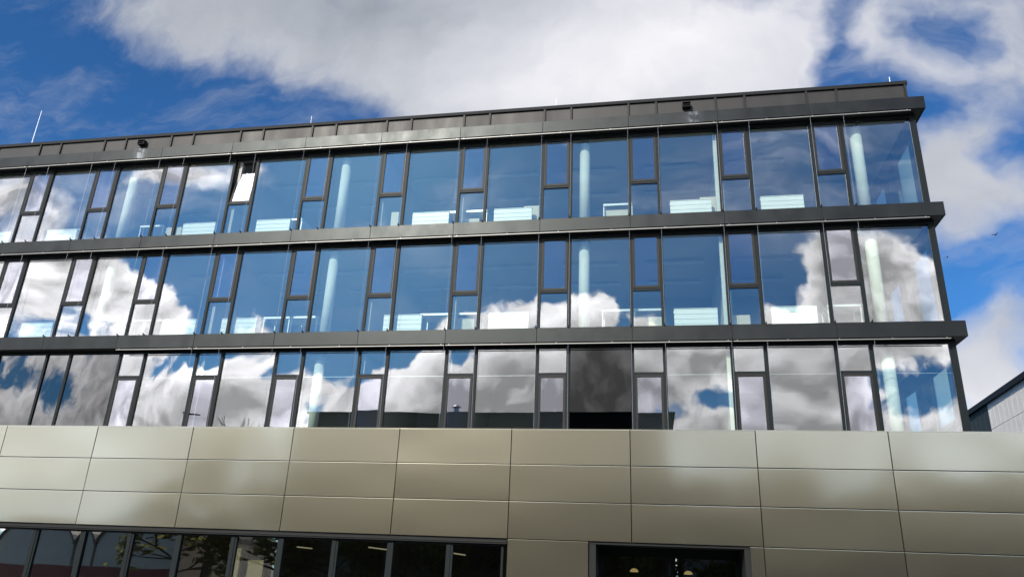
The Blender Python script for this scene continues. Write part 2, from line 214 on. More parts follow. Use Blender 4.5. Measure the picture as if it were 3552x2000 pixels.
# chalky run-off stains under the two roof outlets, on the top fascia
def stain(m, centres):
    t = m.node_tree; b = t.nodes['Principled BSDF']; src = b.inputs['Base Color'].links[0].from_socket
    g = t.nodes.new('ShaderNodeNewGeometry'); s = t.nodes.new('ShaderNodeSeparateXYZ'); t.links.new(g.outputs['Position'], s.inputs[0])
    nz = t.nodes.new('ShaderNodeTexNoise'); nz.inputs['Scale'].default_value = 7; nz.inputs['Detail'].default_value = 7; t.links.new(g.outputs['Position'], nz.inputs['Vector'])
    cur = src
    for cx in centres:
        for half, lo, hi, col, z0 in ((.36, .25, .55, (.05, .055, .06), 7.66), (.2, .46, .75, (.20, .21, .22), 7.66)):
            a = t.nodes.new('ShaderNodeMath'); a.operation = 'SUBTRACT'; t.links.new(s.outputs[0], a.inputs[0]); a.inputs[1].default_value = cx
            c = t.nodes.new('ShaderNodeMath'); c.operation = 'ABSOLUTE'; t.links.new(a.outputs[0], c.inputs[0])
            d = t.nodes.new('ShaderNodeMapRange'); d.interpolation_type = 'SMOOTHSTEP'; d.inputs['From Min'].default_value = half; d.inputs['From Max'].default_value = half*.35
            t.links.new(c.outputs[0], d.inputs[0])
            e = t.nodes.new('ShaderNodeMapRange'); e.inputs['From Min'].default_value = lo; e.inputs['From Max'].default_value = hi; t.links.new(nz.outputs['Fac'], e.inputs[0])
            z = t.nodes.new('ShaderNodeMath'); z.operation = 'GREATER_THAN'; t.links.new(s.outputs[2], z.inputs[0]); z.inputs[1].default_value = z0
            f1 = t.nodes.new('ShaderNodeMath'); f1.operation = 'MULTIPLY'; t.links.new(d.outputs[0], f1.inputs[0]); t.links.new(e.outputs[0], f1.inputs[1])
            f2 = t.nodes.new('ShaderNodeMath'); f2.operation = 'MULTIPLY'; t.links.new(f1.outputs[0], f2.inputs[0]); t.links.new(z.outputs[0], f2.inputs[1])
            f3 = t.nodes.new('ShaderNodeMath'); f3.operation = 'MULTIPLY'; t.links.new(f2.outputs[0], f3.inputs[0]); f3.inputs[1].default_value = .8
            mx = t.nodes.new('ShaderNodeMix'); mx.data_type = 'RGBA'; t.links.new(f3.outputs[0], mx.inputs[0]); t.links.new(cur, mx.inputs[6]); mx.inputs[7].default_value = (*col, 1)
            cur = mx.outputs[2]
    t.links.new(cur, b.inputs['Base Color'])
stain(MT['fascia'], (-25.35, -6.15))

# ------------------------------------------------------------------ mesh helpers
class MB:
    def __init__(s): s.v = []; s.f = []
    def add(s, vs, fs):
        n = len(s.v); s.v += [tuple(p) for p in vs]; s.f += [tuple(i+n for i in f) for f in fs]; return s
    def box(s, x0, x1, y0, y1, z0, z1):
        return s.add([(x0, y0, z0), (x1, y0, z0), (x1, y1, z0), (x0, y1, z0), (x0, y0, z1), (x1, y0, z1), (x1, y1, z1), (x0, y1, z1)],
                     [(0, 3, 2, 1), (4, 5, 6, 7), (0, 1, 5, 4), (1, 2, 6, 5), (2, 3, 7, 6), (3, 0, 4, 7)])
    def tube(s, a, b, r, r2=None, n=10, cap=True):
        a = Vector(a); b = Vector(b); r2 = r if r2 is None else r2
        d = (b-a).normalized(); x = d.orthogonal().normalized(); y = d.cross(x)
        vs = []; 
        for c, rr in ((a, r), (b, r2)):
            for i in range(n):
                t = 2*math.pi*i/n; vs.append(c+x*math.cos(t)*rr+y*math.sin(t)*rr)
        fs = [(i, (i+1) % n, n+(i+1) % n, n+i) for i in range(n)]
        if cap: fs += [tuple(range(n-1, -1, -1)), tuple(range(n, 2*n))]
        return s.add(vs, fs)
    def prism(s, poly, axis, a, b):
        """extrude a 2D polygon along an axis ('x','y' or 'z') from a to b"""
        def pt(p, q):
            return {'x': (q, p[0], p[1]), 'y': (p[0], q, p[1]), 'z': (p[0], p[1], q)}[axis]
        n = len(poly); vs = [pt(p, a) for p in poly]+[pt(p, b) for p in poly]
        fs = [(i, (i+1) % n, n+(i+1) % n, n+i) for i in range(n)]+[tuple(range(n-1, -1, -1)), tuple(range(n, 2*n))]
        return s.add(vs, fs)
    def build(s, name, m, parent=None, smooth=False, bevel=0, loc=None, tri=None):
        me = bpy.data.meshes.new(name); me.from_pydata(s.v, [], s.f); me.validate(); me.update()
        o = bpy.data.objects.new(name, me); scene.collection.objects.link(o); me.materials.append(MT[m] if isinstance(m, str) else m)
        if smooth:
            for p in me.polygons: p.use_smooth = True
        if bevel:
            b = o.modifiers.new('bevel', 'BEVEL'); b.width = bevel; b.segments = 2; b.limit_method = 'ANGLE'
        if parent: o.parent = parent
        if loc: o.location = loc
        return o
def tag(o, label=None, cat=None, group=None, kind=None):
    for k_, v_ in (('label', label), ('category', cat), ('group', group), ('kind', kind)):
        if v_: o[k_] = v_
    return o
def empty(name, loc=(0, 0, 0), rz=0, **kw):
    o = bpy.data.objects.new(name, None); scene.collection.objects.link(o); o.location = loc; o.rotation_euler = (0, 0, rz); o.empty_display_size = .2
    return tag(o, **kw)
def copy_tree(o, parent=None):
    kids = [c for c in bpy.data.objects if c.parent == o]
    c = o.copy(); scene.collection.objects.link(c)
    if parent: c.parent = parent
    for ch in kids: copy_tree(ch, c)
    return c
def curved(x0, x1, z0, z1, y, t, sag, tilt_x=0.0, tilt_z=0.0, wob=0.0, nx=14, nz=14, fold=0):
    """a slightly bowed sheet (glass pane or cladding panel) of thickness t whose outer face looks to -y"""
    mb = MB(); ph = random.uniform(0, 6.28); k1 = random.uniform(.7, 1.6); k2 = random.uniform(.7, 1.6)
    def yy(a, b):
        p = 2*a-1; q = 2*b-1
        bow = sag*((1-p*p)*.6+(1-q*q)*.4)
        return y+bow+tilt_x*p*(x1-x0)/2+tilt_z*q*(z1-z0)/2+wob*math.sin(k1*3*a+ph)*math.cos(k2*3*b+1.7*ph)
    vs = []; 
    for s in (0, t):
        for j in range(nz+1):
            for i in range(nx+1):
                a = i/nx; b = j/nz
                if fold: b = 1.0 if j == nz else .991 if j == nz-1 else .984 if j == nz-2 else (j/(nz-3))*.97
                vs.append((x0+(x1-x0)*a, yy(a, b)+s+(fold if j == nz else 0), z0+(z1-z0)*b))
    W_ = nx+1; off = W_*(nz+1); fs = []
    for j in range(nz):
        for i in range(nx):
            q = j*W_+i; fs.append((q, q+1, q+1+W_, q+W_)); fs.append((off+q, off+q+W_, off+q+1+W_, off+q+1))
    mb.add(vs, fs)
    rim = [(j*W_, (j+1)*W_) for j in range(nz)]+[(nz*W_+i, nz*W_+i+1) for i in range(nx)]+[((j+1)*W_+nx, j*W_+nx) for j in range(nz, -1, -1) if j < nz]+[(i+1, i) for i in range(nx)]
    n0 = len(mb.v)
    # rim gets vertices of its own so the big faces stay smoothly shaded
    for a, b in rim:
        pa, pb, pc, pd = mb.v[a], mb.v[b], mb.v[b+off], mb.v[a+off]
        m0 = len(mb.v); mb.v += [pa, pb, pc, pd]; mb.f.append((m0, m0+1, m0+2, m0+3))
    return mb

# ------------------------------------------------------------------ building constants (metres, front glass plane at y = 0)
W = 2.72; NW = .877; NB = 13
GZ = -7.32                                   # street level
FL = (4.55, 1.05, -2.45)                     # office floors
GT = (7.565, 4.058, .556)                    # head of the glass
FB = (7.667, 4.163, .652); FT = (8.072, 4.58, 1.085)   # fascia bands, bottom and top
ROOM = ('top floor', 'middle floor', 'lower office floor')
XC = .09                                     # glass corner
XL = -NB*W
NUM = ['zeroth', 'first', 'second', 'third', 'fourth', 'fifth', 'sixth', 'seventh', 'eighth', 'ninth', 'tenth', 'eleventh', 'twelfth', 'thirteenth', 'fourteenth', 'fifteenth', 'sixteenth']

# ------------------------------------------------------------------ ground and setting
tag(MB().box(-700, 700, -700, 700, GZ-.5, GZ).build('ground', 'asphalt'), kind='structure')
tag(MB().box(-60, 30, -7.5, -1.6, GZ-.1, GZ+.13).build('pavement', 'paving'), kind='structure')
tag(MB().box(-90, 40, -40, -34, GZ-.1, GZ+.13).build('pavement', 'paving'), kind='structure')

# ------------------------------------------------------------------ the office building
B = empty('office_building', (0, 0, 0), label='dark banded office block with three glazed storeys over a champagne metal base', cat='building')
for i in range(3):                           # floor plates and ceilings
    MB().box(XL, XC-.02, .12, 9.0, FB[i+1] if i < 2 else -2.9, FL[i]).build('floor_slab', 'floor', B)
    MB().box(XL, XC-.02, .121, 9.0, GT[i]+.02, FB[i]-.004).build('ceiling', 'ceil', B)
    MB().box(XL, XC-.02, 5.6, 5.75, FL[i]+.002, GT[i]+.018).build('back_wall', 'wall', B)
MB().box(XL-.2, XC+.1, .125, 9.0, FB[0], 8.2).build('roof_slab', 'floor', B)
MB().box(XL-.2, XL, .0, 9, -2.9, 8.0).build('end_wall', 'side', B)
MB().box(XL-.2, XC+.1, 9.0, 9.2, GZ, 8.0).build('rear_wall', 'side', B)

for i in range(3):                           # fascia bands made of one metal cassette per bay
    mb = MB()
    for k in range(0, NB+1):
        x1 = -k*W-.004 if k else .47; x0 = -(k+1)*W+.004
        t1 = random.uniform(-.002, .002); t2 = random.uniform(-.0025, .0025)
        zb, zt = FB[i], FT[i]
        ya, yb = -.35-t1, -.35+t1
        vs = [(x0, ya-t2, zb), (x1, yb-t2, zb), (x1, -.30, zb), (x0, -.30, zb), (x0, ya+t2, zt), (x1, yb+t2, zt), (x1, -.30, zt), (x0, -.30, zt)]
        mb.add(vs, [(0, 3, 2, 1), (4, 5, 6, 7), (0, 1, 5, 4), (1, 2, 6, 5), (2, 3, 7, 6), (3, 0, 4, 7)])
    mb.box(.44, .47, -.298, 11, FB[i], FT[i])
    fb = mb.build('fascia_band', 'fascia', B, bevel=.004)
    s = MB(); s.box(XL-W, .438, -.297, .118, FB[i]+.006, FT[i]-.008); s.box(.262, .438, .12, 11, FB[i]+.006, FT[i]-.008)
    s.build('soffit', 'soffit', fb)
    rl = MB()                                # slim blind rails under the band, one length per three bays
    ks = (0, 2, 5, 8, 11, 14) if i != 2 else (0, 2, 5, 8, 9)
    for a, b in zip(ks[:-1], ks[1:]):
        xa = -a*W-.02 if a else .06; xb = -b*W+.02
        rl.box(xb, xa, -.340, -.305, FB[i]-.054, FB[i]-.032)
        n_ = int((xa-xb)/1.36)
        for q in range(n_+1):
            xx = xb+.1+(xa-xb-.2)*q/n_; rl.box(xx-.012, xx+.012, -.335, -.31, FB[i]-.030, FB[i]+.004)
    rl.build('blind_rail', 'alu', fb)
    br = MB()                                # small hooks that hold the guide wires on top of the band
    for k in range(1, NB+1):
        for xx in (-k*W-.03, -k*W+NW+.03):
            br.box(xx-.02, xx+.02, -.40, -.20, FT[i]+.004, FT[i]+.022).box(xx-.012, xx+.012, -.40, -.375, FT[i]+.0225, FT[i]+.055)
    if i: br.build('wire_bracket', 'black', fb)

# parapet
mb = MB(); mb.box(XL-.2, .15, .0, .12, 8.06, 8.74); mb.box(.03, .15, .12, 9.2, 8.06, 8.74)
pp = mb.build('parapet', 'parapet', B)
mb = MB(); mb.box(XL-.2, .20, -.06, .16, 8.742, 8.86).box(-.02, .20, .162, 9.2, 8.742, 8.86); mb.build('coping', 'cap', pp, bevel=.006)
for k in range(1, NB+1):
    for xx in (-k*W, -k*W+NW): MB().box(xx-.03, xx+.03, -.05, -.002, 8.06, 8.74).build('batten', 'sash', pp)
MB().box(.09, .152, -.05, -.002, 8.06, 8.74).build('batten', 'sash', pp)
for x in (-25.6, -6.34):
    mb = MB(); a = .13; z0, z1 = 8.40, 8.58
    mb.box(x-a, x+a, -.17, -.002, z0, z0+.015).box(x-a, x+a, -.17, -.002, z1-.015, z1).box(x-a, x-a+.015, -.17, -.002, z0+.0155, z1-.0155).box(x+a-.015, x+a, -.17, -.002, z0+.0155, z1-.0155)
    mb.box(x-a+.02, x+a-.02, -.15, -.13, z0+.085, z0+.10)
    o = mb.build('rain_outlet', 'black', B); MB().box(x-a+.016, x+a-.016, -.04, -.01, z0+.016, z1-.016).build('outlet_grate', 'black', o)

# glazing
random.seed(11)
SAG = {}
def wide(i, k):
    x0 = -k*W+NW+.045; x1 = -(k-1)*W-.045 if k > 1 else XC
    zb = FL[i]+.02 if i < 2 else -2.30
    zt = GT[i]
    dark = (i == 2 and (k == 4 or k >= 10))
    fr = MB().box(x0, x1, -.03, .10, zt, FB[i]+.004).box(x0, x1, -.03, .10, zb-.10, zb)
    fr.box(x0, x0+.014, -.025, .03, zb+.0005, zt-.0005)
    if k > 1: fr.box(x1-.014, x1, -.025, .03, zb+.0005, zt-.0005)
    f = fr.build('window', 'frame', B)
    key = (i, k)
    sag = random.uniform(-.006, .006); tx = random.gauss(0, .0026); tz = random.gauss(0, .002)
    if key in SAG: sag, tx, tz = SAG[key]
    z1p = zt-.0005
    curved(x0+.002, x1-.002, zb+.002, zt-.002, .0, .012, sag, tx, tz, .0004).build('pane', 'dim' if dark else 'glass', f, smooth=True)
    if i == 2 and not dark: MB().box(x0+.0145, (x1-.0145 if k > 1 else x1), .045, .055, -.228, -.219).build('guard_bar', 'steel', f)
    if dark: MB().box(x0, x1, .035, .05, zb+.001, zt-.001).build('backing_sheet', 'black', f)
SAG[(2, 6)] = (.0035, 0, 0); SAG[(2, 5)] = (.0030, .0005, 0); SAG[(2, 4)] = (-.0030, 0, 0); SAG[(2, 7)] = (.0012, 0, 0)
def narrow(i, k):
    x0 = -k*W-.045; x1 = -k*W+NW+.045; zb = FL[i]+.02 if i < 2 else -2.30; zt = GT[i]
    a0, a1 = -k*W+.035, -k*W+NW-.045
    blind = (i == 2 and k >= 10)
    ztr = (5.84, 2.314, -.20)[i]
    fr = MB().box(x0, a0, -.04, .10, zb-.10, FB[i]+.003).box(a1, x1, -.04, .10, zb-.10, FB[i]+.003)
    fr.box(a0, a1, -.035, .10, zt, FB[i]+.0035).box(a0, a1, -.035, .10, zb-.10, zb)
    if not blind: fr.box(a0, a1, -.035, .10, ztr-.035, ztr+.035)
    f = fr.build('window', 'frame', B)
    g = lambda: (random.uniform(-.002, .002), random.gauss(0, .0026), random.gauss(0, .0022), .0003)
    if blind:
        curved(a0+.002, a1-.002, zb+.002, zt-.002, 0, .012, *g(), nx=8).build('pane', 'dim', f, smooth=True)
        MB().box(a0, a1, .035, .05, zb+.001, zt-.001).build('backing_sheet', 'black', f); return
    lo = (zb, ztr-.035); hi = (ztr+.035, zt)
    s, fx = (hi, lo) if i < 2 else (lo, hi)
    curved(a0+.002, a1-.002, fx[0]+.002, fx[1]-.002, 0, .012, *g(), nx=8, nz=8).build('pane', 'glass', f, smooth=True)
    # opening light: its own frame and pane, hinged along the bottom
    t = .072; sm = MB(); h = s[1]-s[0]-.008; wd = a1-a0-.008
    sm.box(0, t, 0, .06, 0, h).box(wd-t, wd, 0, .06, 0, h).box(t, wd-t, .001, .059, 0, t).box(t, wd-t, .001, .059, h-t, h)
    so = sm.build('sash', 'sash', f, bevel=.004, loc=(a0+.004, -.045, s[0]+.004))
    g_ = g(); pm = curved(t-.01, wd-t+.01, t-.01, h-t+.01, .02, .012, *g_, nx=8, nz=10)
    pm.build('pane', 'sashglass', so, smooth=True)
    if (i, k) == (0, 8): so.location.y = .0; so.rotation_euler = (math.radians(-7), 0, 0)
for i in range(3):
    for k in range(1, NB+1): wide(i, k); narrow(i, k)
for i in range(3):                           # corner posts and the glazed flank of the block
    zb = FL[i]+.02 if i < 2 else -2.9
    MB().box(XC+.001, .26, -.03, .16, zb-.08, FB[i]+.003).build('corner_post', 'frame', B)
    z0, z1 = zb-.06, FB[i]+.002; zt = GT[i]-.42
    mb = MB(); mb.box(.14, .26, .161, 9, zt, z1)
    ys = [.161, .55, 1.95, 2.38, 2.62, 3.2, 4.5, 5.6, 6.9, 9.0]
    for a, b in ((.161, .55), (1.95, 2.38), (2.62, 3.2), (4.5, 5.6), (6.9, 9.0)): mb.box(.14, .26, a, b, z0, zt-.0005)
    for a, b in ((.55, 1.95), (2.38, 2.62), (3.2, 4.5), (5.6, 6.9)): mb.box(.14, .26, a, b, z0, zb+.02)
    sw = mb.build('side_wall', 'side', B)
    pn = MB()
    for a, b in ((.55, 1.95), (2.38, 2.62), (3.2, 4.5), (5.6, 6.9)): pn.box(.19, .205, a, b, zb+.02, zt)
    pn.build('pane', 'sideglass', sw)

for i in range(3):
    zb = FT[i+1]+.02 if i < 2 else -2.04
    for k in range(1, NB+1):
        for xx in (-k*W-.03, -k*W+NW+.03):
            if i == 2 and k > 8: continue
            MB().tube((xx, -.315 if i < 2 else -.20, zb), (xx, -.315, FB[i]-.06), .0032, n=5).build('guide_wire', 'steel', B)
    MB().tube((.37, .9, zb), (.37, .9, FB[i]-.0), .004, n=5).build('guide_wire', 'steel', B)

# columns and partitions
for i in range(3):
    for c in (-1.36, -9.585, -17.75, -25.9, -34.0):
        MB().tube((c, .36, FL[i]+.002), (c, .36, GT[i]+.018), .165, n=40).build('column', 'column', B, smooth=False)
for o in bpy.data.objects:
    if o.name.startswith('column'):
        for p in o.data.polygons: p.use_smooth = len(p.vertices) == 4
for i in range(3):
    for xx in (-5.40, -13.52, -16.24, -21.60, -27.15):
        if xx == -5.40: MB().box(xx-.19, xx-.0505, .15, .30, FL[i]+.002, GT[i]+.0175).build('wall_pier', 'column', B)
        MB().box(xx-.05, xx+.05, .13, 5.598, FL[i]+.002, GT[i]+.0175).build('partition_wall', 'column' if xx == -5.40 else 'wall', B)

# ------------------------------------------------------------------ podium clad in champagne metal
PX0, PWD, PZ0, PDZ, PY = .914, 3.0485, -2.051, .9078, -1.5
mb = MB()
mb.box(-41, .84, PY+.05, -.05, -2.9, PZ0-.012)
mb.box(-41, .84, PY+.05, -1.15, -4.83, -2.901)
mb.box(-41, -11.30, PY+.05, -1.15, -4.90, -4.832)
mb.box(-11.28, -9.33, PY+.05, -1.15, GZ, -4.832); mb.box(-5.44, .84, PY+.05, -1.15, GZ, -4.832)
mb.box(-11.28, .84, -1.149, 9, -4.83, -4.5)
mb.box(.70, .84, -.049, 9, GZ, PZ0-.012)
pod = mb.build('podium_wall', 'black', B)
random.seed(5)
gap = .011
def cladding(x0, x1, z0, z1, row):
    s = random.uniform(-.004, .004) if row else random.uniform(.004, .009)
    mb = curved(x0+gap, x1-gap, z0+gap, z1-gap, PY, .028, s, random.gauss(0, .0028), random.gauss(0, .0028), .0014, nx=24, nz=14, fold=.0010)
    mb.build('cladding_panel', 'panel', B, smooth=True)
for j in range(0, 13):
    x1 = PX0-j*PWD if j else .84; x0 = PX0-(j+1)*PWD
    for r in range(3): cladding(x0, x1, PZ0-(r+1)*PDZ, PZ0-r*PDZ, r)
for r in (3, 4):
    z1 = PZ0-r*PDZ; z0 = z1-PDZ
    cladding(-11.28, -9.27, z0, z1, r); cladding(-5.50, PX0-2*PWD, z0, z1, r)
    cladding(PX0-2*PWD, PX0-PWD, z0, z1, r); cladding(PX0-PWD, .84, z0, z1, r)
MB().box(-41, .86, PY-.004, -.06, PZ0-.0105, PZ0+.006).build('podium_coping', 'panel', B)

# ground floor shop windows
ML = [-11.34, -12.81, -14.32, -15.88, -17.34, -18.74, -20.31, -21.82, -23.25, -24.81, -26.3, -27.8, -29.3, -30.8, -32.3]
for q in range(len(ML)-1):
    x1, x0 = ML[q], ML[q+1]; zt = -4.905
    f = MB().box(x0-.055, x0+.055, -1.36, -1.24, GZ+.13, zt+.004).box(x0+.0555, x1-.0555, -1.35, -1.25, zt-.04, zt+.003)
    if q % 2 == 0: f.box(x0+.0555, x0+.115, -1.345, -1.255, GZ+.13, zt-.0405).box(x1-.115, x1-.0555, -1.345, -1.255, GZ+.13, zt-.0405)
    fo = f.build('shop_window', 'frame', B)
    e = .115 if q % 2 == 0 else .056
    curved(x0+e, x1-e, GZ+.14, zt-.0405, -1.30, .01, random.choice((-1, 1))*random.uniform(.003, .006), random.gauss(0, .002), random.gauss(0, .0012), .0006, nx=10).build('pane', 'shop', fo, smooth=True)
rl = MB()
for a, b in ((-11.32, -18.0), (-18.04, -21.4), (-21.44, -30.0), (-30.04, -39)): rl.box(b, a, -1.47, -1.43, -4.865, -4.832)
rl.build('blind_rail', 'sash', pod)
# rooms behind them
MB().box(-41, .6, 6, 6.2, GZ, -3.0).build('back_wall', 'wall', pod)
MB().box(-41, .69, -1.1, 5.9, -4.40, -4.3).build('ceiling', 'ceil', pod)
MB().box(-18.90, -18.62, -.95, -.65, GZ, -4.41).build('column', 'column', pod)
MB().box(-18.50, -18.00, -.90, -.84, -6.9, -5.50).box(-18.44, -18.04, -.905, -.9005, -6.8, -5.68).build('notice_board', 'column', pod)

# entrance recess
for a, b in ((-9.27, -9.10), (-5.62, -5.44)): MB().box(a, b, PY+.06, .3, GZ, -4.80).build('entrance_reveal', 'black', B)
d = MB().box(-9.099, -5.621, -.35, -.25, -5.06, -4.831).box(-9.099, -8.99, -.35, -.25, GZ, -5.0605).box(-5.73, -5.621, -.35, -.25, GZ, -5.0605).box(-7.38, -7.30, -.35, -.25, GZ, -5.0605)
do = d.build('entrance_door', 'frame', B)
for a, b in ((-8.989, -7.381), (-7.299, -5.731)): curved(a, b, GZ+.02, -5.062, -.30, .01, .001, .0005, .0, .0003, nx=8, nz=8).build('pane', 'shop', do, smooth=True)
lmp = []
for n_, (x, z) in enumerate(((-8.24, -5.40), (-6.86, -5.41))):
    e = empty('pendant_lamp', (x, .45, z), label=('small glowing dome lamp inside the dark entrance, the one nearer the pale cladding pier' if n_ == 0 else 'small glowing dome lamp inside the dark entrance, the one farther from the wide cladding pier'), cat='lamp', group='dome lamps inside the entrance')
    m = MB(); n = 14
    for a in range(5):
        t0, t1 = math.pi/2*a/5, math.pi/2*(a+1)/5
        m.tube((0, 0, .09*math.sin(t0)), (0, 0, .09*math.sin(t1)), .11*math.cos(t0), max(.11*math.cos(t1), .004), n=n, cap=False)
    m.build('lamp_shade', 'warm', e, smooth=True); MB().tube((0, 0, .09), (0, 0, -4.40-z), .006, n=6).build('cord', 'black', e)

# ------------------------------------------------------------------ things in the rooms
def radiator():
    r = empty('radiator', (0, 0, 0)); w_ = 1.22
    m = MB()
    for q in range(4): m.box(0, w_, 0, .022, .10+q*.148, .10+q*.148+.138)
    m.build('front_plate', 'white', r, bevel=.004)
    MB().box(.006, w_-.006, .023, .115, .095, .70).build('body', 'white', r)
    MB().box(-.006, w_+.006, -.004, .122, .701, .716).build('top_cover', 'white', r)
    m = MB(); m.tube((-.02, .05, .62), (.02, .05, .62), .025); m.build('valve', 'white', r)
    for x in (.12, w_-.12): MB().box(x-.02, x+.02, .03, .10, .0, .0945).build('leg', 'white', r)
    return r
protor = radiator(); first = True
RX = {0: [-31.5, -28.77, -23.40, -20.65, -15.15, -12.45, -6.96, -4.31], 1: [-31.4, -28.72, -23.39, -21.25, -15.76, -12.44, -6.97, -4.28]}
for i in (0, 1):
    for q, x in enumerate(reversed(RX[i])):
        o = protor if first else copy_tree(protor); first = False
        o.location = (x, .16, FL[i]+.0)
        ext = {0: 'half hidden by clouds mirrored in the glass' if 0 else ''}
        tag(o, 'white ribbed radiator behind %s glass, %s from the glazed corner' % (ROOM[i], NUM[q+1]), 'radiator', 'white radiators behind the office windows')
def desk():
    r = empty('office_desk'); w_ = .90
    MB().box(-w_/2, w_/2, 0, .8, .765, .79).build('desk_top', 'desk', r)
    m = MB().box(-w_/2, w_/2, 0, .03, .725, .7645); m.build('rail', 'desk', r)
    for x in (-w_/2, w_/2-.03):
        for y in (.0305, .76): MB().box(x, x+.03, y, y+.03, .002, .7645).build('leg', 'desk', r)
    return r
pd = desk(); first = True
DX = {0: [-27.9, -24.75, -19.55, -14.12, -13.17, -8.55], 1: [-30.2, -24.65, -23.72, -19.45, -18.5, -14.2, -13.27, -8.60, -7.66, -2.3]}
for i in (0, 1):
    for q, x in enumerate(reversed(DX[i])):
        o = pd if first else copy_tree(pd); first = False
        o.location = (x, .32, FL[i]+.002)
        tag(o, 'thin white steel desk frame behind %s glass, %s from the glazed corner' % (ROOM[i], NUM[q+1]), 'desk', 'steel desks behind the office windows')
CAB = [(0, -11.3, .5, .96), (0, -5.80, .5, .98), (0, -8.60, .72, .68), (0, -15.87, .26, .97), (0, -13.24, .5, .60), (0, -23.95, .6, .78),
       (1, -13.3, .7, .72), (1, -7.45, .5, .62), (1, -5.08, .5, .62)]
CN = {0: [], 1: []}
for (i, x, w_, h) in sorted(CAB, key=lambda c: (c[0], -c[1])):
    CN[i].append(x)
    e = empty('cabinet', (x, .46, FL[i]+.002), label='beige office cabinet behind %s glass, %s from the glazed corner' % (ROOM[i], NUM[len(CN[i])]), cat='cabinet', group='beige cabinets behind the office windows')
    h -= .04; MB().box(-w_/2, w_/2, 0, .45, .04, h).build('body', 'beige', e, bevel=.004)
    MB().box(-w_/2+.03, w_/2-.03, .03, .42, 0, .0395).build('plinth', 'black', e)
def lamp():
    r = empty('ceiling_lamp')
    MB().box(-.9, .9, -.07, .07, -.06, 0).build('housing', 'lampw', r, bevel=.006)
    m = MB()
    for q in range(24): m.box(-.86+q*.0735, -.84+q*.0735, -.06, .06, -.085, -.0605)
    m.build('louvre', 'lampw', r)
    for x in (-.6, .6): MB().tube((x, 0, .0005), (x, 0, .062), .008, n=6).build('hanger', 'steel', r)
    return r
pl = lamp(); first = True
for i in (0, 1):
    for row, y in enumerate((1.95, 3.72)):
        for q in range(10):
            o = pl if first else copy_tree(pl); first = False
            o.location = (-1.38-q*W, y, GT[i]-.045)
            tag(o, '%s long ceiling lamp, %s row from the glass, %s from the glazed corner' % (ROOM[i], ('near', 'far')[row], NUM[q+1]), 'ceiling lamp', 'linear lamps under the office ceilings')
for n_, (a, y0, y1, z) in enumerate(((-17.52, 0, .95, -5.09), (-15.42, 0, 1.74, -5.03), (-13.04, 0, 1.40, -5.10))):
    e = empty('pendant_lamp', (a, y0, z), label='thin lit tube lamp behind the ground floor windows, %s from the entrance' % NUM[3-n_], cat='lamp', group='tube lamps behind the ground floor windows')
    MB().box(-.02, .02, 0, y1-y0, -.03, 0).build('tube', 'tube', e)
    m = MB(); m.tube((0, .2, 0.0005), (0, .2, -4.40-z), .005, n=5).tube((0, y1-y0-.2, 0.0005), (0, y1-y0-.2, -4.40-z), .005, n=5); m.build('cord', 'black', e)

# ------------------------------------------------------------------ roof things
def rod(x, y, z0, h, r, label):
    e = empty('lightning_rod', (x, y, z0), label=label, cat='lightning rod', group='lightning rods on the roof')
    MB().tube((0, 0, .03), (0, 0, h), r, r*.6, n=8).build('rod', 'rod', e)
    MB().tube((0, 0, 0), (0, 0, .03), .12, n=14).build('foot', 'cap', e)
rod(-31.5, 1.0, 8.2, 2.88, .020, 'tall thin lightning rod standing on the far end of the roof')
rod(-19.715, 1.0, 8.2, 1.69, .016, 'short lightning rod above the roof edge where the blue sky meets the cloud')
rod(-10.65, 1.0, 8.2, 1.65, .014, 'short lightning rod above the middle of the roof, against grey cloud')
rod(.06, .9, 8.2, 1.50, .018, 'short lightning rod on the roof beside the glazed corner')

# ------------------------------------------------------------------ pale annex beyond the corner
th = math.radians(3.6)
A = empty('annex_building', (7.77, 19.9, 0), -th, label='pale metal clad building with a dark eave rising beyond the corner of the office block', cat='building')
for n_, (a, b, m_, z1) in enumerate(((-13.0, -2.9, 'annex', 2.72), (-2.9, 26, 'annexdark', 2.72))):
    m = MB(); q = a
    while q < b-.01:
        e_ = min(q+(.55 if n_ == 0 else .62), b)
        if n_ == 0:
            m.box(.0, .1, q+.008, e_-.008, 1.58, z1); m.box(.0, .1, q+.008, e_-.008, GZ, 1.555)
        else: m.box(.0, .1, q+.02, e_-.02, GZ, z1)
        q = e_
    m.build('wall_cladding', m_, A)
MB().box(.05, 14, -13, 26, GZ, 2.70).build('wall', 'black', A)
MB().box(-.14, 14, -13.1, 26.1, 2.722, 2.86).box(-.08, 14, -13.05, 26.05, 2.861, 3.0).build('roof', 'cap', A)

# ------------------------------------------------------------------ birds
def bird(loc, s, rz, label):
    e = empty('bird', loc, rz, label=label, cat='bird', group='birds in the sky')
    m = MB(); n = 8
    prof = [(-.16, .004), (-.10, .02), (-.02, .042), (.06, .038), (.11, .022), (.14, .024), (.165, .004)]
    for (a, ra), (b, rb) in zip(prof[:-1], prof[1:]): m.tube((a*s, 0, 0), (b*s, 0, 0), ra*s, rb*s, n=n, cap=False)
    m.add([(-.15*s, -.005*s, 0), (-.26*s, -.05*s, 0), (-.26*s, .05*s, 0), (-.15*s, .005*s, .006)], [(0, 1, 2, 3)])
    for sg in (-1, 1):
        m.add([(.07*s, .02*sg*s, .02*s), (.10*s, .16*sg*s, .09*s), (-.02*s, .34*sg*s, .05*s), (-.03*s, .16*sg*s, .08*s), (-.05*s, .02*sg*s, .02*s), (.03*s, .16*sg*s, .10*s)],
              [(0, 1, 5), (1, 2, 5), (5, 2, 3), (0, 5, 4), (5, 3, 4)])
    m.build('body', 'bird', e)
bird((5.93, 9.27, 7.83), .5, .6, 'small dark bird flying against the pale cloud beside the building')
